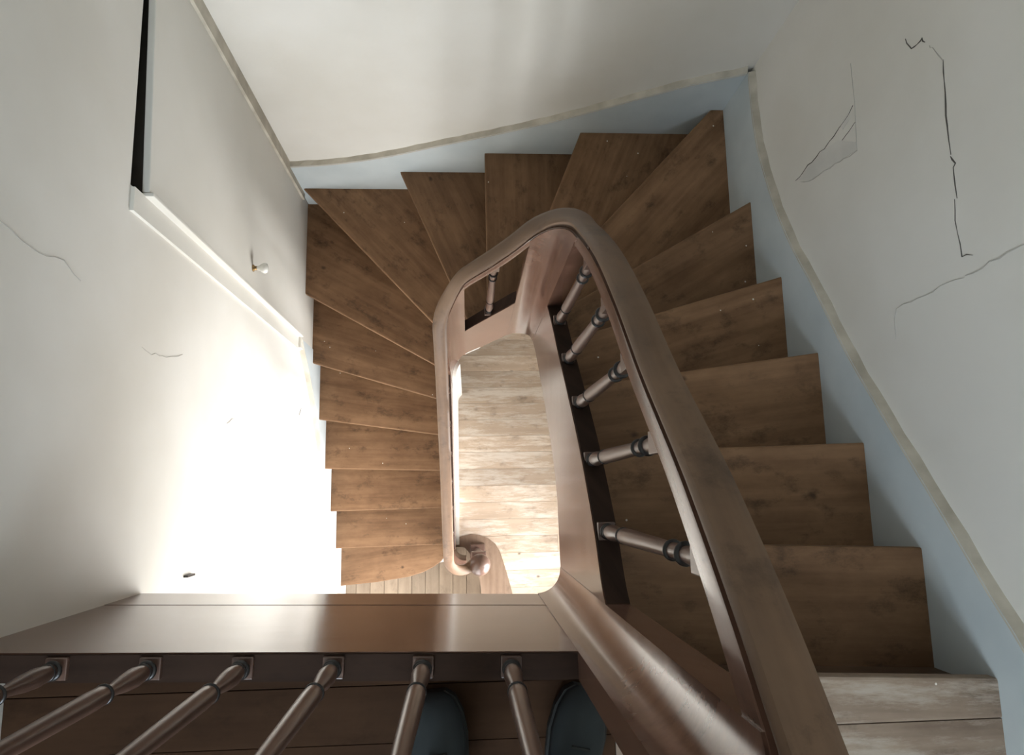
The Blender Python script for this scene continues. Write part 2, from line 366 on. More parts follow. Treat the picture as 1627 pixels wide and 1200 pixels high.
# lower floor: boards along y in the hall, a step up (one riser) to boards along x below the well
fl = tag(box('floor', WL*U-T, WR*U+T, WN*U-T, WB*U+T, -0.12, -0.02, M_FLOORG), kind='structure')
fl['label'] = 'grey brown board floor of the hall at the foot of the stairs'
def edge_in(yv):    # x of the hall-side edge of the raised floor for a given y
    kn = [(-9.9, 0.35), (-6, .62), (-5, .6), (-4.2, .55), (-3.44, .48), (-2.9, .40), (-2.57, .33), (-2.1, .12), (-1.75, -.2), (-1.6, -.45)]
    return interp(kn, yv)
bw = 0.47
xx = WL
while xx < 0.6:
    v0, v1 = -9.98, -1.9
    box('floor_board', xx*U+.0012, (xx+bw)*U-.0012, v0*U, v1*U, -0.02, 0.0, M_FLOORG, fl, grain='y', bevel=.0012); xx += bw
rf = tag(empty('floor_raised', (0, 0, 0)), 'pale worn board floor at the bottom of the stairwell', kind='structure')
# sub-structure of the raised floor with a curved riser
poly = [(edge_in(yv)*U, yv*U) for yv in [-9.98+.2*i for i in range(43)]] + [(IL*U, -1.6*U), (IL*U, (WB)*U), (WR*U, WB*U), (WR*U, -9.98*U)]
prism('floor_base', poly, -0.02, U-0.03, M_EDGE, rf)
def edge_out(yv): return interp([(-9.9, 1.35), (-6, 1.64), (-5, 1.62), (-4.2, 1.57), (-3.47, 1.46), (-2.9, 1.32), (-2.29, 1.14), (-1.9, 1.0), (-1.6, .72), (-1.42, .3)], yv)
row = -9.9; k = 0     # rows fall at -1.5
while row < WB:
    r1 = min(row+0.56, WB)
    x0 = IL if row > -1.55 else edge_in(row)+.25
    if row <= -1.55 and r1 > -1.6: x0 = 0.05
    cuts = [x0, (3.4, 4.3, 3.0, 3.8)[k % 4], WR]
    cuts = [c for c in cuts if c < WR-.3]+[WR]
    for a, b in zip(cuts, cuts[1:]):
        box('floor_board', a*U+.0008, b*U-.0008, row*U+.0005, r1*U-.0005, U-0.03, U-random.uniform(0, .0012), M_FLOOR, rf, bevel=.001)
    row = r1; k += 1
# curved edging board round the newel
ys = [-9.9+.15*i for i in range(54)]
ys = [v for v in ys if v < -1.95]
inn = [(edge_in(v)-.04, v) for v in ys]+[(.12, -2.1), (-.12, -1.86), (-.42, -1.74)]
out = [(edge_out(v), v) for v in ys]+[(1.03, -1.97), (.9, -1.75), (.66, -1.56), (.38, -1.45), (.1, -1.42), (-.2, -1.48), (-.42, -1.6)]
poly = [(a*U, b*U) for a, b in inn+out[::-1]]
eb = prism('curved_edging_board', poly, U-0.028, U+0.004, M_EDGE, rf, grain='y', bevel=.003)

# partition closing the space under the lower flight
ib = [i for i in range(62) if path[i].x < IL+.22 and path[i].y < IF_-.06]
pw = strip('wall_under_stairs', ib[0], ib[-1], lambda s: interp(K_BOT, s)+.02, lambda s: HC-1, -0.10, 0.15, M_WALL, None, smooth=False)
tag(pw, 'white partition wall under the lower flight', kind='structure')

# landing floor
lf = tag(empty('floor_landing', (0, 0, 0)), 'board floor of the upper landing behind the balusters, shade painted into its colour', kind='structure')
D18 = HC-18
def landing_poly(off):
    ip = [(path[i]+NRM[i]*off) for i in range(len(path)) if path[i].y < -0.98 and path[i].x > WL+.01 and S[i] > 8]
    return ip
base = [(p.x*U, p.y*U) for p in landing_poly(TH-.02)]
poly = [(XR*U, -2.3*U), (1.45*U, -2.3*U)] + base + [(WL*U, land_y(WL)*U-.03), (WL*U, WN*U), (XR*U+.02, WN*U)]
prism('landing_slab', poly, zd(9.85), zd(D18)-.03, M_SOFFIT, lf)
row = -1.30; k = 0
yy = -1.30
while yy > WN:
    y1 = yy-0.52
    # boards behind the balustrade, darkened in colour for the person's shadow
    if yy < -1.5: box('floor_board', WL*U, 1.40*U-.001, y1*U+.0004, yy*U-.0004, zd(D18)-.03, zd(D18)-random.uniform(0, .001), M_LANDSHADE, lf, bevel=.0012)
    if yy <= -2.3: box('floor_board', 1.40*U, WR*U, y1*U+.0004, yy*U-.0004, zd(D18)-.03, zd(D18)-random.uniform(0, .001), M_LANDWORN_LIT, lf, bevel=.0012)
    yy = y1
yn = -1.30-0.52*2
box('floor_board', WL*U, 1.05*U, (-1.82)*U+.001, -1.50*U, zd(D18)-.03, zd(D18)-.0005, M_LANDSHADE, lf, bevel=.0012)

# ------------------------------------------------------------------ the staircase
st = empty('staircase', (0, 0, 0))
tag(st, 'dark brown winding wooden staircase with closed inner string', 'staircase')
NOSE = {1: ((-4.25, -2.99), (-1.13, -2.53)), 2: ((-4.19, -1.71), (-0.76, -1.66)), 3: ((-4.17, -0.53), (-0.77, -0.49)), 4: ((-4.13, .73), (-.78, .62)),
        5: ((-4.15, 2.08), (-.80, 1.60)), 6: ((-4.16, 3.52), (-.79, 2.50)), 7: ((-4.22, 5.20), (-.83, 3.27)), 8: ((-4.13, 7.70), (-.80, 4.12)),
        9: ((-1.55, 7.62), (-.42, 4.99)), 10: ((.45, 7.62), (.46, 5.30)), 11: ((2.51, 7.67), (1.81, 5.93)), 12: ((5.06, 7.67), (2.74, 5.19)),
        13: ((5.32, 5.25), (3.02, 3.93)), 14: ((5.30, 3.48), (2.89, 2.78)), 15: ((5.33, 1.98), (3.26, 1.71)), 16: ((5.31, .55), (3.30, .51)),
        17: ((5.29, -.75), (3.41, -.68)), 18: ((5.31, -1.96), (3.50, -1.88))}
CL, CR, CF = IL-.11, IR+.11, IF_+.11
def hit(k, shift):
    """wall end and inner end of nosing line k, moved up the stair by shift"""
    a, b = Vector(NOSE[k][0]), Vector(NOSE[k][1])
    d = (b-a).normalized(); n = Vector((-d.y, d.x))          # left of wall->well direction = up the stair
    a = a+n*shift
    def atx(X): return a+d*((X-a.x)/d.x)
    def aty(Y): return a+d*((Y-a.y)/d.y)
    wp = atx(XL-.05) if k <= 7 else aty(YB+.05) if k <= 12 else atx(XR+.05)
    ip = atx(CL) if k <= 7 else aty(CF) if k <= 12 else atx(CR)
    if 8 <= k <= 12: ip.x = min(max(ip.x, CL), CR)
    if k <= 7: ip.y = min(ip.y, CF)
    return wp, ip
def local_obj(name, pts, z0, z1, k, mat, parent, bevel):
    """prism with its own frame, x axis along nosing k, so that the grain follows the nosing"""
    a, b = Vector(NOSE[k][0]), Vector(NOSE[k][1])
    ang = math.atan2(b.y-a.y, b.x-a.x); c = Vector(pts[0])
    R = Matrix.Rotation(-ang, 2)
    lp = [R @ ((Vector(p)-c)*U) for p in pts]
    o = prism(name, [(p.x, p.y) for p in lp], z0-z1, 0, mat, parent, bevel=bevel)
    o.location = (c.x*U, c.y*U, z1); o.rotation_euler.z = ang
    return o
for k in range(1, 18):
    w0, i0 = hit(k, 0.0); w1_, i1 = hit(k+1, 0.20)
    pts = [w0, i0]
    if k == 1:
        pts = [Vector((XL-.05, -2.99)), Vector((-2.98, -2.89)), Vector((-1.96, -2.75)), Vector((-1.5, -2.62)), Vector((-1.15, -2.45)), Vector((-.9, -2.28)), Vector((-.72, -2.02)), Vector((CL, -1.75))]
    if k == 7: pts.append(Vector((CL, CF)))
    if k == 12: pts.append(Vector((CR, CF)))
    pts += [i1, w1_]
    if k == 7: pts.append(Vector((XL-.05, YB+.05)))
    if k == 12: pts.append(Vector((XR+.05, YB+.05)))
    zt = k*U
    if k == 17:
        pass
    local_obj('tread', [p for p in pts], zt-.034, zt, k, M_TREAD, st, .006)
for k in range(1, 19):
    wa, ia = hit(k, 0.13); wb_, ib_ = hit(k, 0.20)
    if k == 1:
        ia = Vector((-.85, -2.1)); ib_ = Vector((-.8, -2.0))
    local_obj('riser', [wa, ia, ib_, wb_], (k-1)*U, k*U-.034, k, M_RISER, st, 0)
# first landing board with its nosing at the head of the flight
w0, i0 = hit(18, 0.0)
local_obj('tread', [w0, Vector((CR, i0.y)), Vector((CR, -2.34)), Vector((XR+.05, -2.34))], 18*U-.034, 18*U, 18, M_LANDWORN_LIT, st, .006)
# soffit
V, Fc = [], []
for k in range(1, 19):
    a, b = hit(k, .1)
    dk = HC-k+1.2
    V += [P3(a.x, a.y, min(dk, HC-.02)), P3(b.x, b.y, min(dk, HC-.02)), P3(a.x, a.y, min(dk+.12, HC)), P3(b.x, b.y, min(dk+.12, HC))]
for i in range(17):
    q = i*4; Fc += [(q, q+1, q+5, q+4), (q+2, q+6, q+7, q+3), (q, q+4, q+6, q+2), (q+1, q+3, q+7, q+5)]
build('soffit', V, Fc, M_SOFFIT, st)
# inner string in its lengths, joined by the curved corner posts
def nearest(x, y): return s_of(x, y)
iA = 0; iB = nearest(IL, 2.85); iC = nearest(-.03, IF_); iD = nearest(.93, IF_); iE = nearest(IR, 2.82)
iG = nearest(IR, -1.04); iH = nearest(.93, land_y(.93)); iI = len(path)-1
kt = lambda s: interp(K_TOP, s); kb = lambda s: interp(K_BOT, s)
for a, b in ((iA, iB), (iC, iD), (iE, iG)):
    o = strip('string_board', a, b, kt, kb, 0.0, TH, M_STRING, st); edge_split(o)
# the landing edge is built up of three boards
for d0_, d1_, of in ((6.4, 6.995, 0.0), (7.003, 8.944, 0.006), (8.95, 9.9, 0.002)):
    o = strip('string_board', iH, iI, lambda s, d=d0_: d, lambda s, d=d1_: d, of, TH, M_STRING, st); edge_split(o)
o_f = [o for o in st.children if o.name.startswith('string_board')]
for a, b in ((iB, iC), (iD, iE), (iG, iH)):
    o = strip('corner_post', a, b, lambda s: interp(K_RAIL, s)+.35, kb, -0.006, TH+.01, M_STRING, st); edge_split(o)
for a, b in ((iA, iB), (iC, iD), (iE, iG), (iH, iI)):
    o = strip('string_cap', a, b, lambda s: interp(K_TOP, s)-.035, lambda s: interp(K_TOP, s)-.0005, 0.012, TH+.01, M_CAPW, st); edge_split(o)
# curled foot of the string around the newel
V, Fc, UV = [], [], []
c0 = Vector((-.10, -1.75)); nseg = 10
for i in range(nseg+1):
    a = math.radians(180+95*i/nseg)
    for r in (.35, .35+TH):
        for d in (22.35, 24.2):
            V.append(P3(c0.x+r*math.cos(a), c0.y+r*math.sin(a)*1.0, d)); UV.append((i*.01, d*U+r*.1))
for i in range(nseg):
    q = i*4
    for f in ((0, 1, 5, 4), (2, 6, 7, 3), (0, 4, 6, 2), (1, 3, 7, 5)): Fc.append(tuple(q+j for j in f))
Fc += [(0, 2, 3, 1), tuple(nseg*4+j for j in (0, 1, 3, 2))]
o = build('string_curl', V, Fc, M_STRING, st, uvs=UV, smooth=True); edge_split(o)

# ------------------------------------------------------------------ skirtings
def skirt(name, pts_top, pts_bot, axis, face, label):
    """board on a wall: pts are (coordinate along the wall, drop); face = coordinate of the visible face"""
    sgn = {'L': -1, 'R': 1, 'B': 1}[axis]
    V, Fc = [], []
    n = len(pts_top)
    for (t, d), (t2, d2_) in zip(pts_top, pts_bot):
        for f in (face, face+sgn*TS):
            for tt, dd in ((t, d), (t2, d2_)):
                V.append(P3(tt, f, dd) if axis == 'B' else P3(f, tt, dd))
    for i in range(n-1):
        q = i*4
        for f in ((0, 1, 5, 4), (2, 6, 7, 3), (0, 4, 6, 2), (1, 3, 7, 5)): Fc.append(tuple(q+j for j in f))
    Fc += [(0, 2, 3, 1), tuple((n-1)*4+j for j in (0, 1, 3, 2))]
    o = build(name, V, Fc, M_SKIRT, None)
    tag(o, label, kind='structure')
    # cream plaster edge along its top
    V, Fc = [], []
    for i, (t, d) in enumerate(pts_top):
        w_ = .03*math.sin(i*2.3)
        for f, dd in ((face+sgn*.005, d-.008), (face+sgn*TS, d-.045+w_*.5), (face+sgn*TS, d+.02), (face-sgn*.006, d+.03)):
            V.append(P3(t, f, dd) if axis == 'B' else P3(f, t, dd))
    for i in range(n-1):
        for j in range(4): Fc.append((i*4+j, i*4+(j+1) % 4, (i+1)*4+(j+1) % 4, (i+1)*4+j))
    Fc += [(0, 1, 2, 3), tuple((n-1)*4+j for j in (3, 2, 1, 0))]
    build('edge_strip', V, Fc, M_CAP, o)
    return o
def dense(kn, n=40):
    kn = sorted(kn); a, b = kn[0][0], kn[-1][0]
    return [(a+(b-a)*i/n, interp(kn, a+(b-a)*i/n)) for i in range(n+1)]
tr = dense([(7.655, 11.85), (7.0, 11.84), (6.35, 11.77), (5.14, 11.39), (3.94, 10.79), (3.01, 10.16), (1.82, 9.4), (.61, 8.5), (-.38, 7.73), (-1.11, 7.18), (-1.9, 6.6), (-3, 6.35), (-9.95, 6.35)], 60)
nb = [(W[0][1], HC-k+1.3) for k, W in NOSE.items() if k >= 13]+[(7.655, 14.2), (-3.2, 7.3), (-9.95, 7.3)]
br = [(t, interp(sorted(nb), t)) for t, _ in tr]
skirt('baseboard_right', tr, br, 'R', XR, 'pale blue painted skirting board climbing the right wall')
tb = dense([(-4.18, 16.0), (-3.24, 15.86), (-2.03, 15.5), (-.54, 14.85), (.84, 14.24), (2.12, 13.6), (3.29, 12.92), (4.38, 12.3), (5.31, 11.9)], 40)
bbt = [(t, interp([(-4.18, 19.2), (-1.55, 17.6), (.45, 16.6), (2.51, 15.6), (5.06, 14.6), (5.31, 14.4)], t)) for t, _ in tb]
skirt('baseboard_back', tb, bbt, 'B', YB, 'pale blue painted skirting board rising along the back wall')
tl = dense([(3.9, 17.9), (2.83, 19.2), (1.55, 20.4), (-.29, 21.9), (-2.0, 23.3), (-2.95, 24.0), (-3.3, 24.3), (-9.9, 24.3)], 50)
bl_ = [(t, min(HC, interp(sorted([(W[0][1], HC-k+1.3) for k, W in NOSE.items() if k <= 7]+[(-9.9, HC)]), t))) for t, _ in tl]
skirt('baseboard_left', tl, bl_, 'L', XL, 'pale blue painted skirting board along the lower flight')

# ------------------------------------------------------------------ cupboard door in the left wall
dr = tag(empty('door_1', (WL*U, (DY0+DY1)/2*U, zd(DB))), 'flush off white cupboard door opening onto the winding steps', kind='structure')
O = dr.location
def drel(x0, x1, y0, y1, d1, d0): return (x0*U-O.x, x1*U-O.x, y0*U-O.y, y1*U-O.y, zd(d1)-O.z, zd(d0)-O.z)
# leaf with a slightly sagging top edge so that the dark gap widens towards the latch side
lx0, lx1 = XL-.11, XL-.01
v = [Vector(q) for q in box_vf(*drel(lx0, lx1, DY0+.03, DY1-.02, DB-.01, DT))[0]]
for q in v:
    if q.z > 0.5: q.z = zd(DT + (.30 if q.y < 0 else .06)) - O.z
leaf = build('door_leaf', [tuple(q) for q in v], box_vf(0, 1, 0, 1, 0, 1)[1], M_DOOR, dr, bevel=.003)
boxes('door_frame', [drel(WL-.02, WL+.05, DY0-.34, DY0-.02, DB+.25, DT+.02)], M_DOOR, dr)
box('frame_bead', *drel(WL-.02, XL+.045, DY0-.03, DY0+.02, DB+.02, DT+.30), M_DOOR, dr, bevel=.002)
box('leaf_gap_shade', *drel(XL-.32, XL-.112, DY0+.04, DY1-.03, DB-.01, DT+.32), M_DARK, dr)  # near-black backing, added so the gap above the leaf looks shaded
box('corner_casing', *drel(WL-.02, XL+.05, DY1-.12, WB, DB-.3, -3.0), M_CAP, dr)
box('sill', *drel(WL-.2, XL-.02, DY0-.3, WB, DB+1.6, DB), M_DOOR, dr)
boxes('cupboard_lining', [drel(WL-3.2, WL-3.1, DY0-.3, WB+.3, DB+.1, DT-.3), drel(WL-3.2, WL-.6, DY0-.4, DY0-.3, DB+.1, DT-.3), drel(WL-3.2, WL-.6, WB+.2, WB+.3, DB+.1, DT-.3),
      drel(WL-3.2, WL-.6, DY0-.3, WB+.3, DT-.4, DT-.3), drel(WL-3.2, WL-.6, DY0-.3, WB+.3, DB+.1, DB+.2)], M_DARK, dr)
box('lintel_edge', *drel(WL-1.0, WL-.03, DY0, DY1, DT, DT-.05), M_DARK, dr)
V, Fc, UV = lathe([(.004, 0), (.011, .0), (.011, .006), (.006, .010), (.006, .016)], 16)
kz = zd(13.68)-O.z; ky = 4.42*U-O.y; kx = (XL-.01)*U-O.x
def turned(name, prof, mat, par):
    V, Fc, UV = lathe(prof, 20)
    V = [(kx+z, ky+y_, kz+x_) for x_, y_, z in V]
    return build(name, V, Fc, mat, par, smooth=True)
kn_ = turned('door_knob', [(.004, .014), (.008, .016), (.009, .022), (.014, .030), (.019, .038), (.020, .045), (.017, .052), (.008, .056), (.001, .057)], M_PORC, leaf)
kn_['label'] = 'white porcelain knob'
st_ = turned('knob_rose', [(.013, -.001), (.013, .004), (.008, .007), (.008, .016)], M_BRASS, leaf)
kn_.location = -leaf.location; 

# ------------------------------------------------------------------ cracks and patches on the walls
def crack(pts, xw, wd, mat, par, sgn, jig=.02, name='crack'):
    P_ = []
    for (a, b), (c, d) in zip(pts, pts[1:]):
        n = max(2, int(math.hypot(c-a, d-b)/.12))
        for i in range(n): P_.append((a+(c-a)*i/n+random.uniform(-jig, jig), b+(d-b)*i/n+random.uniform(-jig, jig)))
    P_.append(pts[-1])
    V, Fc = [], []
    for i, p in enumerate(P_):
        q0, q1 = P_[max(i-1, 0)], P_[min(i+1, len(P_)-1)]
        t = Vector((q1[0]-q0[0], q1[1]-q0[1])).normalized(); n = Vector((-t.y, t.x))
        ww = wd*.75*random.uniform(.35, 1.2)*(0.4 if i in (0, len(P_)-1) else 1)
        for sg in (-1, 1):
            V.append(P3(xw-sgn*.006, p[0]+n.x*ww*sg, p[1]+n.y*ww*sg)); V.append(P3(xw+sgn*.02, p[0]+n.x*ww*sg, p[1]+n.y*ww*sg))
    for i in range(len(P_)-1):
        q = i*4
        for f in ((0, 2, 6, 4), (0, 4, 5, 1), (2, 3, 7, 6)): Fc.append(tuple(q+j for j in f))
    return build(name, V, Fc, mat, par)
crack([(5.41, 7.62), (5.23, 7.54), (5.2, 7.42), (5.22, 7.33), (5.13, 7.28)], WR, .010, M_CRACK, wr, 1)
crack([(5.05, 7.22), (5.01, 7.19), (4.74, 7.05), (4.74, 7.02)], WR, .007, M_FAINT, wr, 1)
crack([(4.74, 7.03), (3.97, 7.1), (3.62, 7.09)], WR, .013, M_CRACK, wr, 1, .008)
crack([(3.62, 7.09), (3.5, 7.05), (3.4, 7.07), (3.1, 7.08)], WR, .017, M_CRACK, wr, 1)
crack([(3.1, 7.1), (2.73, 7.15), (2.45, 7.11), (2.40, 6.95)], WR, .007, M_CRACK, wr, 1)
crack([(2.27, 6.2), (2.25, 6.6), (2.23, 6.85), (2.22, 7.1)], WR, .009, M_FAINT, wr, 1)
crack([(2.22, 7.1), (2.2, 7.8), (2.18, 8.36), (2.05, 8.42), (1.8, 8.44)], WR, .006, M_FAINT, wr, 1)
crack([(5.85, 8.8), (5.28, 8.8), (4.56, 8.86)], WR, .006, M_FAINT, wr, 1, .004)
crack([(4.94, 10.64), (5.0, 10.2), (5.03, 9.69), (5.13, 9.13), (5.24, 8.85)], WR, .007, M_CRACK, wr, 1)
crack([(4.56, 8.86), (4.62, 9.2), (4.67, 9.57), (4.72, 9.9), (4.75, 10.24), (4.86, 10.5)], WR, .009, M_FAINT, wr, 1)
crack([(4.98, 8.85), (4.9, 9.2)], WR, .006, M_CRACK, wr, 1)
def patch(pts, xw, mat, par, sgn):
    n = len(pts)
    V = [P3(xw-sgn*.004, a, b) for a, b in pts]+[P3(xw+sgn*.02, a, b) for a, b in pts]
    Fc = [tuple(range(n))]+[(i, (i+1) % n, n+(i+1) % n, n+i) for i in range(n)]
    return build('plaster_patch', V, Fc, mat, par)
patch([(4.94, 10.6), (5.02, 9.75), (4.95, 9.3), (4.7, 8.87), (4.58, 8.88), (4.67, 9.57), (4.74, 10.2)], WR, M_PATCH, wr, 1)
patch([(5.13, 9.2), (5.22, 8.95), (5.1, 8.95), (5.04, 9.15)], WR, M_PATCH, wr, 1)
crack([(2.55, 6.5), (2.50, 6.8), (2.44, 7.1), (2.51, 7.54), (2.4, 7.9)], WL, .007, M_FAINT, wl, -1)
crack([(1.98, 9.46), (1.93, 9.75), (2.01, 10.36), (2.13, 10.8)], WL, .007, M_FAINT, wl, -1)
crack([(1.26, 12.9), (1.37, 13.1), (1.40, 13.3)], WL, .016, M_FAINT, wl, -1)
crack([(2.02, 18.3), (2.2, 18.5)], WL, .02, M_CRACK, wl, -1)
box('wall_hook', WL*U-.002, WL*U+.012, -1.21*U, -1.18*U, zd(11.6), zd(11.3), M_RING, wl)

# ------------------------------------------------------------------ balustrade
ba = empty('stair_balustrade', (0, 0, 0))
tag(ba, 'brown turned wooden balustrade with rounded handrail winding round the stairwell', 'balustrade')
# handrail: grip and the narrower fillet below it, swept along the plan path
GRIP = [(-.132, .14), (-.135, .09), (-.115, .035), (-.065, .006), (0, 0), (.065, .006), (.115, .035), (.135, .09), (.132, .14), (.115, .19), (.085, .23), (.06, .27), (.06, .36), (-.06, .36), (-.06, .27), (-.085, .23), (-.115, .19)]
FIL = [(-.095, .34), (.095, .34), (.10, .37), (.10, .60), (-.10, .60), (-.10, .37)]
rail_path = [(path[i]+NRM[i]*(TH/2), interp(K_RAIL, S[i]), NRM[i]) for i in range(len(path))]
# volute: the foot of the rail curls round towards the newel
vol = []
vc = Vector((rail_path[0][0].x+.34, -1.75))
for i in range(1, 22):
    f = i/21.0; a = math.radians(180+150*f); r = .34
    vol.append((vc+Vector((r*math.cos(a), r*math.sin(a)*.9)), 18.75+.55*min(1, f*1.2), Vector((math.cos(a), math.sin(a)))))
full = vol[::-1]+rail_path
def sweep(name, prof, pts, mat, parent):
    V, Fc, UV = [], [], []
    n = len(prof); acc = 0
    for i, (p, d, nr) in enumerate(pts):
        if i: acc += (p-pts[i-1][0]).length
        for j, (o_, dv) in enumerate(prof):
            q = p+nr*o_; V.append(P3(q.x, q.y, d+dv)); UV.append((acc*U*1.3, j/n*.12))
    for i in range(len(pts)-1):
        for j in range(n): Fc.append((i*n+j, i*n+(j+1) % n, (i+1)*n+(j+1) % n, (i+1)*n+j))
    Fc.append(tuple(range(n))); Fc.append(tuple((len(pts)-1)*n+j for j in range(n))[::-1])
    o = build(name, V, Fc, mat, parent, uvs=UV, smooth=True); edge_split(o, 40); return o
hr = sweep('handrail', GRIP, full, M_RAIL, ba)
sweep('rail_fillet', FIL, full, M_STRING, hr)
# one baluster, then copies
LB = 3.05*U
def tor(z, r, t): return [(r-t, z-t), (r, z-t*.6), (r+t*.2, z), (r, z+t*.6), (r-t, z+t)]
h_ = U
prof = [(.05*h_, .02*LB), (.066*h_, .075*LB), (.078*h_, .11*LB), (.070*h_, .16*LB), (.046*h_, .22*LB), (.042*h_, .25*LB), (.070*h_, .275*LB), (.073*h_, .32*LB), (.068*h_, .45*LB), (.060*h_, .62*LB),
        (.054*h_, .74*LB), (.054*h_, .78*LB), (.050*h_, .84*LB), (.060*h_, .88*LB), (.068*h_, .92*LB), (.060*h_, .96*LB), (.05*h_, .99*LB)]
V, Fc, UV = lathe(prof, 20)
tmp = build('baluster', V, Fc, M_BAL, None, uvs=UV, smooth=True); ME_SH = tmp.data; bpy.data.objects.remove(tmp)
pl = .088*U
tmp = box('plinth', -pl, pl, -pl, pl, 0, .024*LB, M_BAL, None, grain='z', bevel=.0015); ME_PL = tmp.data; bpy.data.objects.remove(tmp)
tmp = box('top_block', -pl*.95, pl*.95, -pl*.95, pl*.95, .955*LB, 1.07*LB, M_BAL, None, grain='z', bevel=.0015); ME_TB = tmp.data; bpy.data.objects.remove(tmp)
ME_RG = []
for z, r, t in ((.040, .078, .018), (.062, .070, .012), (.262, .074, .014), (.755, .072, .018), (.845, .078, .020)):
    q = tor(z*LB, r*U, t*U)
    V, Fc, UV = lathe([(.03*U, q[0][1])]+q+[(.03*U, q[-1][1])], 20)
    tmp = build('ring', V, Fc, M_RING, None, uvs=UV, smooth=True); ME_RG.append(tmp.data); bpy.data.objects.remove(tmp)
spots = [(IR, y_) for y_ in (2.48, 1.75, 1.05, .32, -.42)] + [(.45, IF_)] + [(IL, y_) for y_ in (2.55, 1.8, 1.05, .3, -.45, -1.2)] + [(.36-.75*i, None) for i in range(7)]
for x_, y_ in spots:
    if y_ is None: y_ = land_y(x_)
    i = s_of(x_, y_)
    if (x_, y_) == (x_, land_y(x_)): i = min((j for j in range(iH, len(path))), key=lambda j: abs(path[j].x-x_))
    n = NRM[i]
    c = Vector((x_, y_))+n*.115
    d0 = interp(K_TOP, S[i]); d1 = interp(K_RAIL, S[i])+.66
    o = add_obj('baluster', ME_SH, None, ba); o.location = P3(c.x, c.y, d0)
    o.rotation_euler.z = math.atan2(n.y, n.x); o.scale.z = (d0-d1)/3.05
    for me, nm in [(ME_PL, 'plinth'), (ME_TB, 'top_block')]+[(m_, 'ring') for m_ in ME_RG]: add_obj(nm, me, None, o)
# newel at the foot
nb_ = Vector((.30, -1.95))
V, Fc, UV = lathe([(.10*U, .10), (.13*U, .22), (.10*U, .34), (.15*U, .42), (.16*U, .5), (.11*U, .62), (.09*U, .66), (.15*U, .68), (.15*U, .70), (.1*U, .72), (.1*U, .76), (.17*U, .78), (.17*U, .80), (.12*U, .81)], 24)
V = [(a*1.25, b*1.25, c*1.04) for a, b, c in V]
nw = build('newel_post', V, Fc, M_BAL, ba, uvs=UV, smooth=True); nw.location = P3(nb_.x, nb_.y, HC-1)
box('newel_block', -.045, .045, -.045, .045, .004, .12, M_BAL, nw, grain='z', bevel=.003)
V, Fc, UV = lathe([(.10*U, .81), (.14*U, .82), (.21*U, .835), (.24*U, .86), (.235*U, .88), (.19*U, .905), (.10*U, .922), (.01*U, .928)], 24)
V = [(a*1.2, b*1.2, c*1.04) for a, b, c in V]
build('finial', V, Fc, M_BAL, nw, uvs=UV, smooth=True)
box('newel_block', -.04, .04, -.04, .04, .55, .60, M_BAL, nw, grain='z', bevel=.003)

# ------------------------------------------------------------------ the person standing on the landing, feet behind the balusters
pe = empty('person', P3(.45, -3.4, D18))
tag(pe, 'person in blue grey jeans and dark shoes standing behind the landing balusters', 'person')
PO = pe.location
def skin(name, joints, edges, mat, root=0, levels=2):
    me = bpy.data.meshes.new(name)
    me.from_pydata([Vector(j[0])-PO for j in joints], edges, [])
    o = add_obj(name, me, mat, pe)
    md = o.modifiers.new('skin', 'SKIN')
    for i, j in enumerate(joints):
        me.skin_vertices[0].data[i].radius = (j[1], j[2] if len(j) > 2 else j[1])
        me.skin_vertices[0].data[i].use_root = (i == root)
    md.use_smooth_shade = True
    sb = o.modifiers.new('sub', 'SUBSURF'); sb.levels = levels; sb.render_levels = levels
    return o
zf = zd(D18)
def G(x, y, z): return Vector((x*U, y*U, zf+z))
# body: one skinned figure, hands resting on the landing handrail
zr = (D18-2.62)*U
J, ED = [], []
def jn(p, r, r2=None, par=None):
    J.append((p, r, r2 or r)); i = len(J)-1
    if par is not None: ED.append((par, i))
    return i
pel = jn(G(.42, -3.35, .93), .13, .095)
wai = jn(G(.42, -3.4, 1.10), .115, .085, pel)
che = jn(G(.42, -3.3, 1.31), .135, .095, wai)
nk0 = jn(G(.42, -3.15, 1.44), .058, None, che)
nk1 = jn(G(.42, -3.0, 1.50), .052, None, nk0)
jaw = jn(G(.42, -2.72, 1.55), .068, .075, nk1)
skl = jn(G(.42, -2.72, 1.64), .078, .095, jaw)
crn = jn(G(.42, -2.85, 1.71), .055, .07, skl)
nos = jn(G(.42, -2.13, 1.57), .010, None, jaw)
for sx in (-1, 1):
    cx_ = .42
    ax_, fx_ = (-.22, -.31) if sx < 0 else (.84, 1.02)
    hip = jn(G(cx_+sx*.45, -3.25, .84), .08, None, pel)
    kne = jn(G(ax_-sx*.02, -3.0, .46), .052, None, hip)
    ank = jn(G(ax_, -2.95, .09), .034, None, kne)
    foo = jn(G(fx_, -2.35, .035), .022, None, ank)
    sho = jn(G(cx_+sx*.93, -3.25, 1.37), .052, None, che)
    elb = jn(G(cx_+sx*1.35, -3.1, 1.09), .038, None, sho)
    wri = jn(G(cx_+sx*1.0, -2.0, zr/1+.055), .026, .022, elb)
    pal = jn(G(cx_+sx*.96, -1.66, zr+.035), .034, .016, wri)
    for q, (dx, ln) in enumerate(((-.14, .92), (-.05, 1.0), (.05, .95), (.14, .78))):
        f0 = jn(G(cx_+sx*.96+dx, -1.52, zr+.026), .009, None, pal)
        f1 = jn(G(cx_+sx*.96+dx*1.1, -1.52+.17*ln, zr+.012), .008, None, f0)
        f2 = jn(G(cx_+sx*.96+dx*1.1, -1.52+.21*ln, zr-.022*ln), .007, None, f1)
    t0 = jn(G(cx_+sx*.76, -1.72, zr+.028), .010, None, pal)
    t1 = jn(G(cx_+sx*.66, -1.56, zr+.022), .008, None, t0)
body = skin('body', J, ED, M_SKIN)
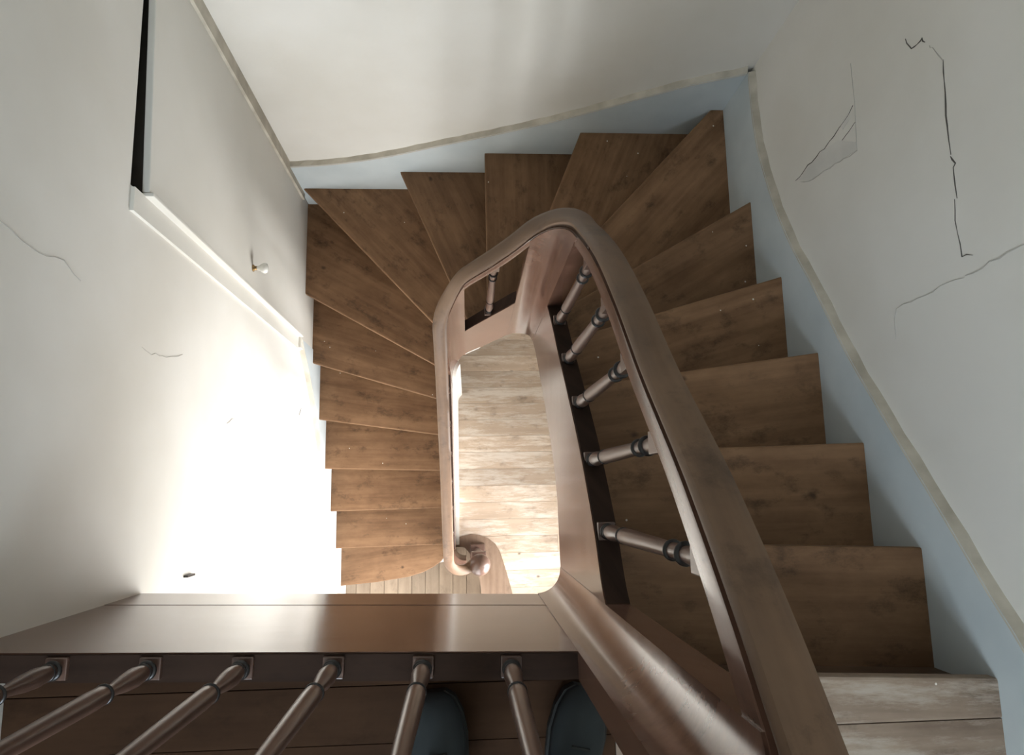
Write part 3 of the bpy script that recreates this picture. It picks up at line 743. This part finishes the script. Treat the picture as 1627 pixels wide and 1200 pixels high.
# jacket over torso and arms
K, EK = [], []
def kn2(p, r, r2=None, par=None):
    K.append((p, r, r2 or r)); i = len(K)-1
    if par is not None: EK.append((par, i))
    return i
k0 = kn2(G(.42, -3.35, .90), .155, .12); k1 = kn2(G(.42, -3.4, 1.10), .14, .108, k0); k2 = kn2(G(.42, -3.3, 1.31), .155, .112, k1); k3 = kn2(G(.42, -3.17, 1.42), .072, None, k2)
for sx in (-1, 1):
    a1 = kn2(G(.42+sx*.93, -3.25, 1.37), .068, None, k2); a2 = kn2(G(.42+sx*1.35, -3.1, 1.09), .053, None, a1); a3 = kn2(G(.42+sx*1.03, -2.1, zr+.065), .038, None, a2)
skin('jacket', K, EK, M_JACKET)
jeans = [(G(.42, -3.4, .95), .145, .11), (G(-.05, -3.3, .80), .092), (G(-.22, -3.05, .46), .068), (G(-.22, -2.98, .26), .060), (G(-.23, -2.85, .09), .060),
         (G(.90, -3.3, .80), .092), (G(.86, -3.05, .46), .068), (G(.86, -2.98, .26), .062), (G(.90, -2.8, .09), .064)]
skin('jeans', jeans, [(0, 1), (1, 2), (2, 3), (3, 4), (0, 5), (5, 6), (6, 7), (7, 8)], M_JEANS)
def shoe(x, ytoe, ang, nm):
    V, Fc = [], []
    # outline of the shoe, toe at local y=0, heel at -0.27
    sec = [(0.0, .016, .030), (-.012, .032, .045), (-.04, .044, .058), (-.08, .049, .068), (-.12, .046, .080), (-.16, .040, .096), (-.20, .036, .104), (-.24, .036, .100), (-.265, .026, .085)]
    m = 10
    for yl_, hw, ht in sec:
        for j in range(m+1):
            a = math.pi*j/m; V.append((hw*math.cos(a), yl_, .018+(ht-.018)*math.sin(a)**.7))
    for i in range(len(sec)-1):
        for j in range(m): Fc.append((i*(m+1)+j, i*(m+1)+j+1, (i+1)*(m+1)+j+1, (i+1)*(m+1)+j))
        Fc.append((i*(m+1)+m, i*(m+1), (i+1)*(m+1), (i+1)*(m+1)+m))
    Fc += [tuple(range(m+1)), tuple((len(sec)-1)*(m+1)+j for j in range(m+1))]
    o = build('shoe', V, Fc, M_SHOE, pe, smooth=True); o.location = G(x, ytoe, .002)-PO; o.rotation_euler.z = ang
    so = [(-(hw+.004), yl_) for yl_, hw, ht in sec]+[((hw+.004), yl_) for yl_, hw, ht in sec[::-1]]
    prism('sole', so, 0, .022, M_SOLE, o)
    boxes('laces', [(-.016, .016, -.092-.018*i, -.088-.018*i, .068+.006*i, .075+.006*i) for i in range(5)], M_SOLE, o)
shoe(-.33, -1.86, math.radians(5), 'left')
shoe(1.10, -1.86, math.radians(-12), 'right')
# hair, eyes and mouth
def ball(name, c, r, mat, sc=(1, 1, 1)):
    bm = bmesh.new(); bmesh.ops.create_uvsphere(bm, u_segments=20, v_segments=14, radius=r)
    for f in bm.faces: f.smooth = True
    me = bpy.data.meshes.new(name); bm.to_mesh(me); bm.free()
    o = add_obj(name, me, mat, pe); o.location = Vector(c)-PO; o.scale = sc; return o
ball('hair', G(.42, -2.92, 1.685), .098, M_HAIR, (.92, 1.05, .85))
for sx in (-1, 1):
    ball('eye', G(.42+sx*.17, -2.27, 1.625), .011, M_PORC)
    ball('ear', G(.42+sx*.43, -2.8, 1.60), .026, M_SKIN, (.4, .7, 1.2))
ball('mouth', G(.42, -2.29, 1.525), .02, M_LIP, (1.1, .3, .35))
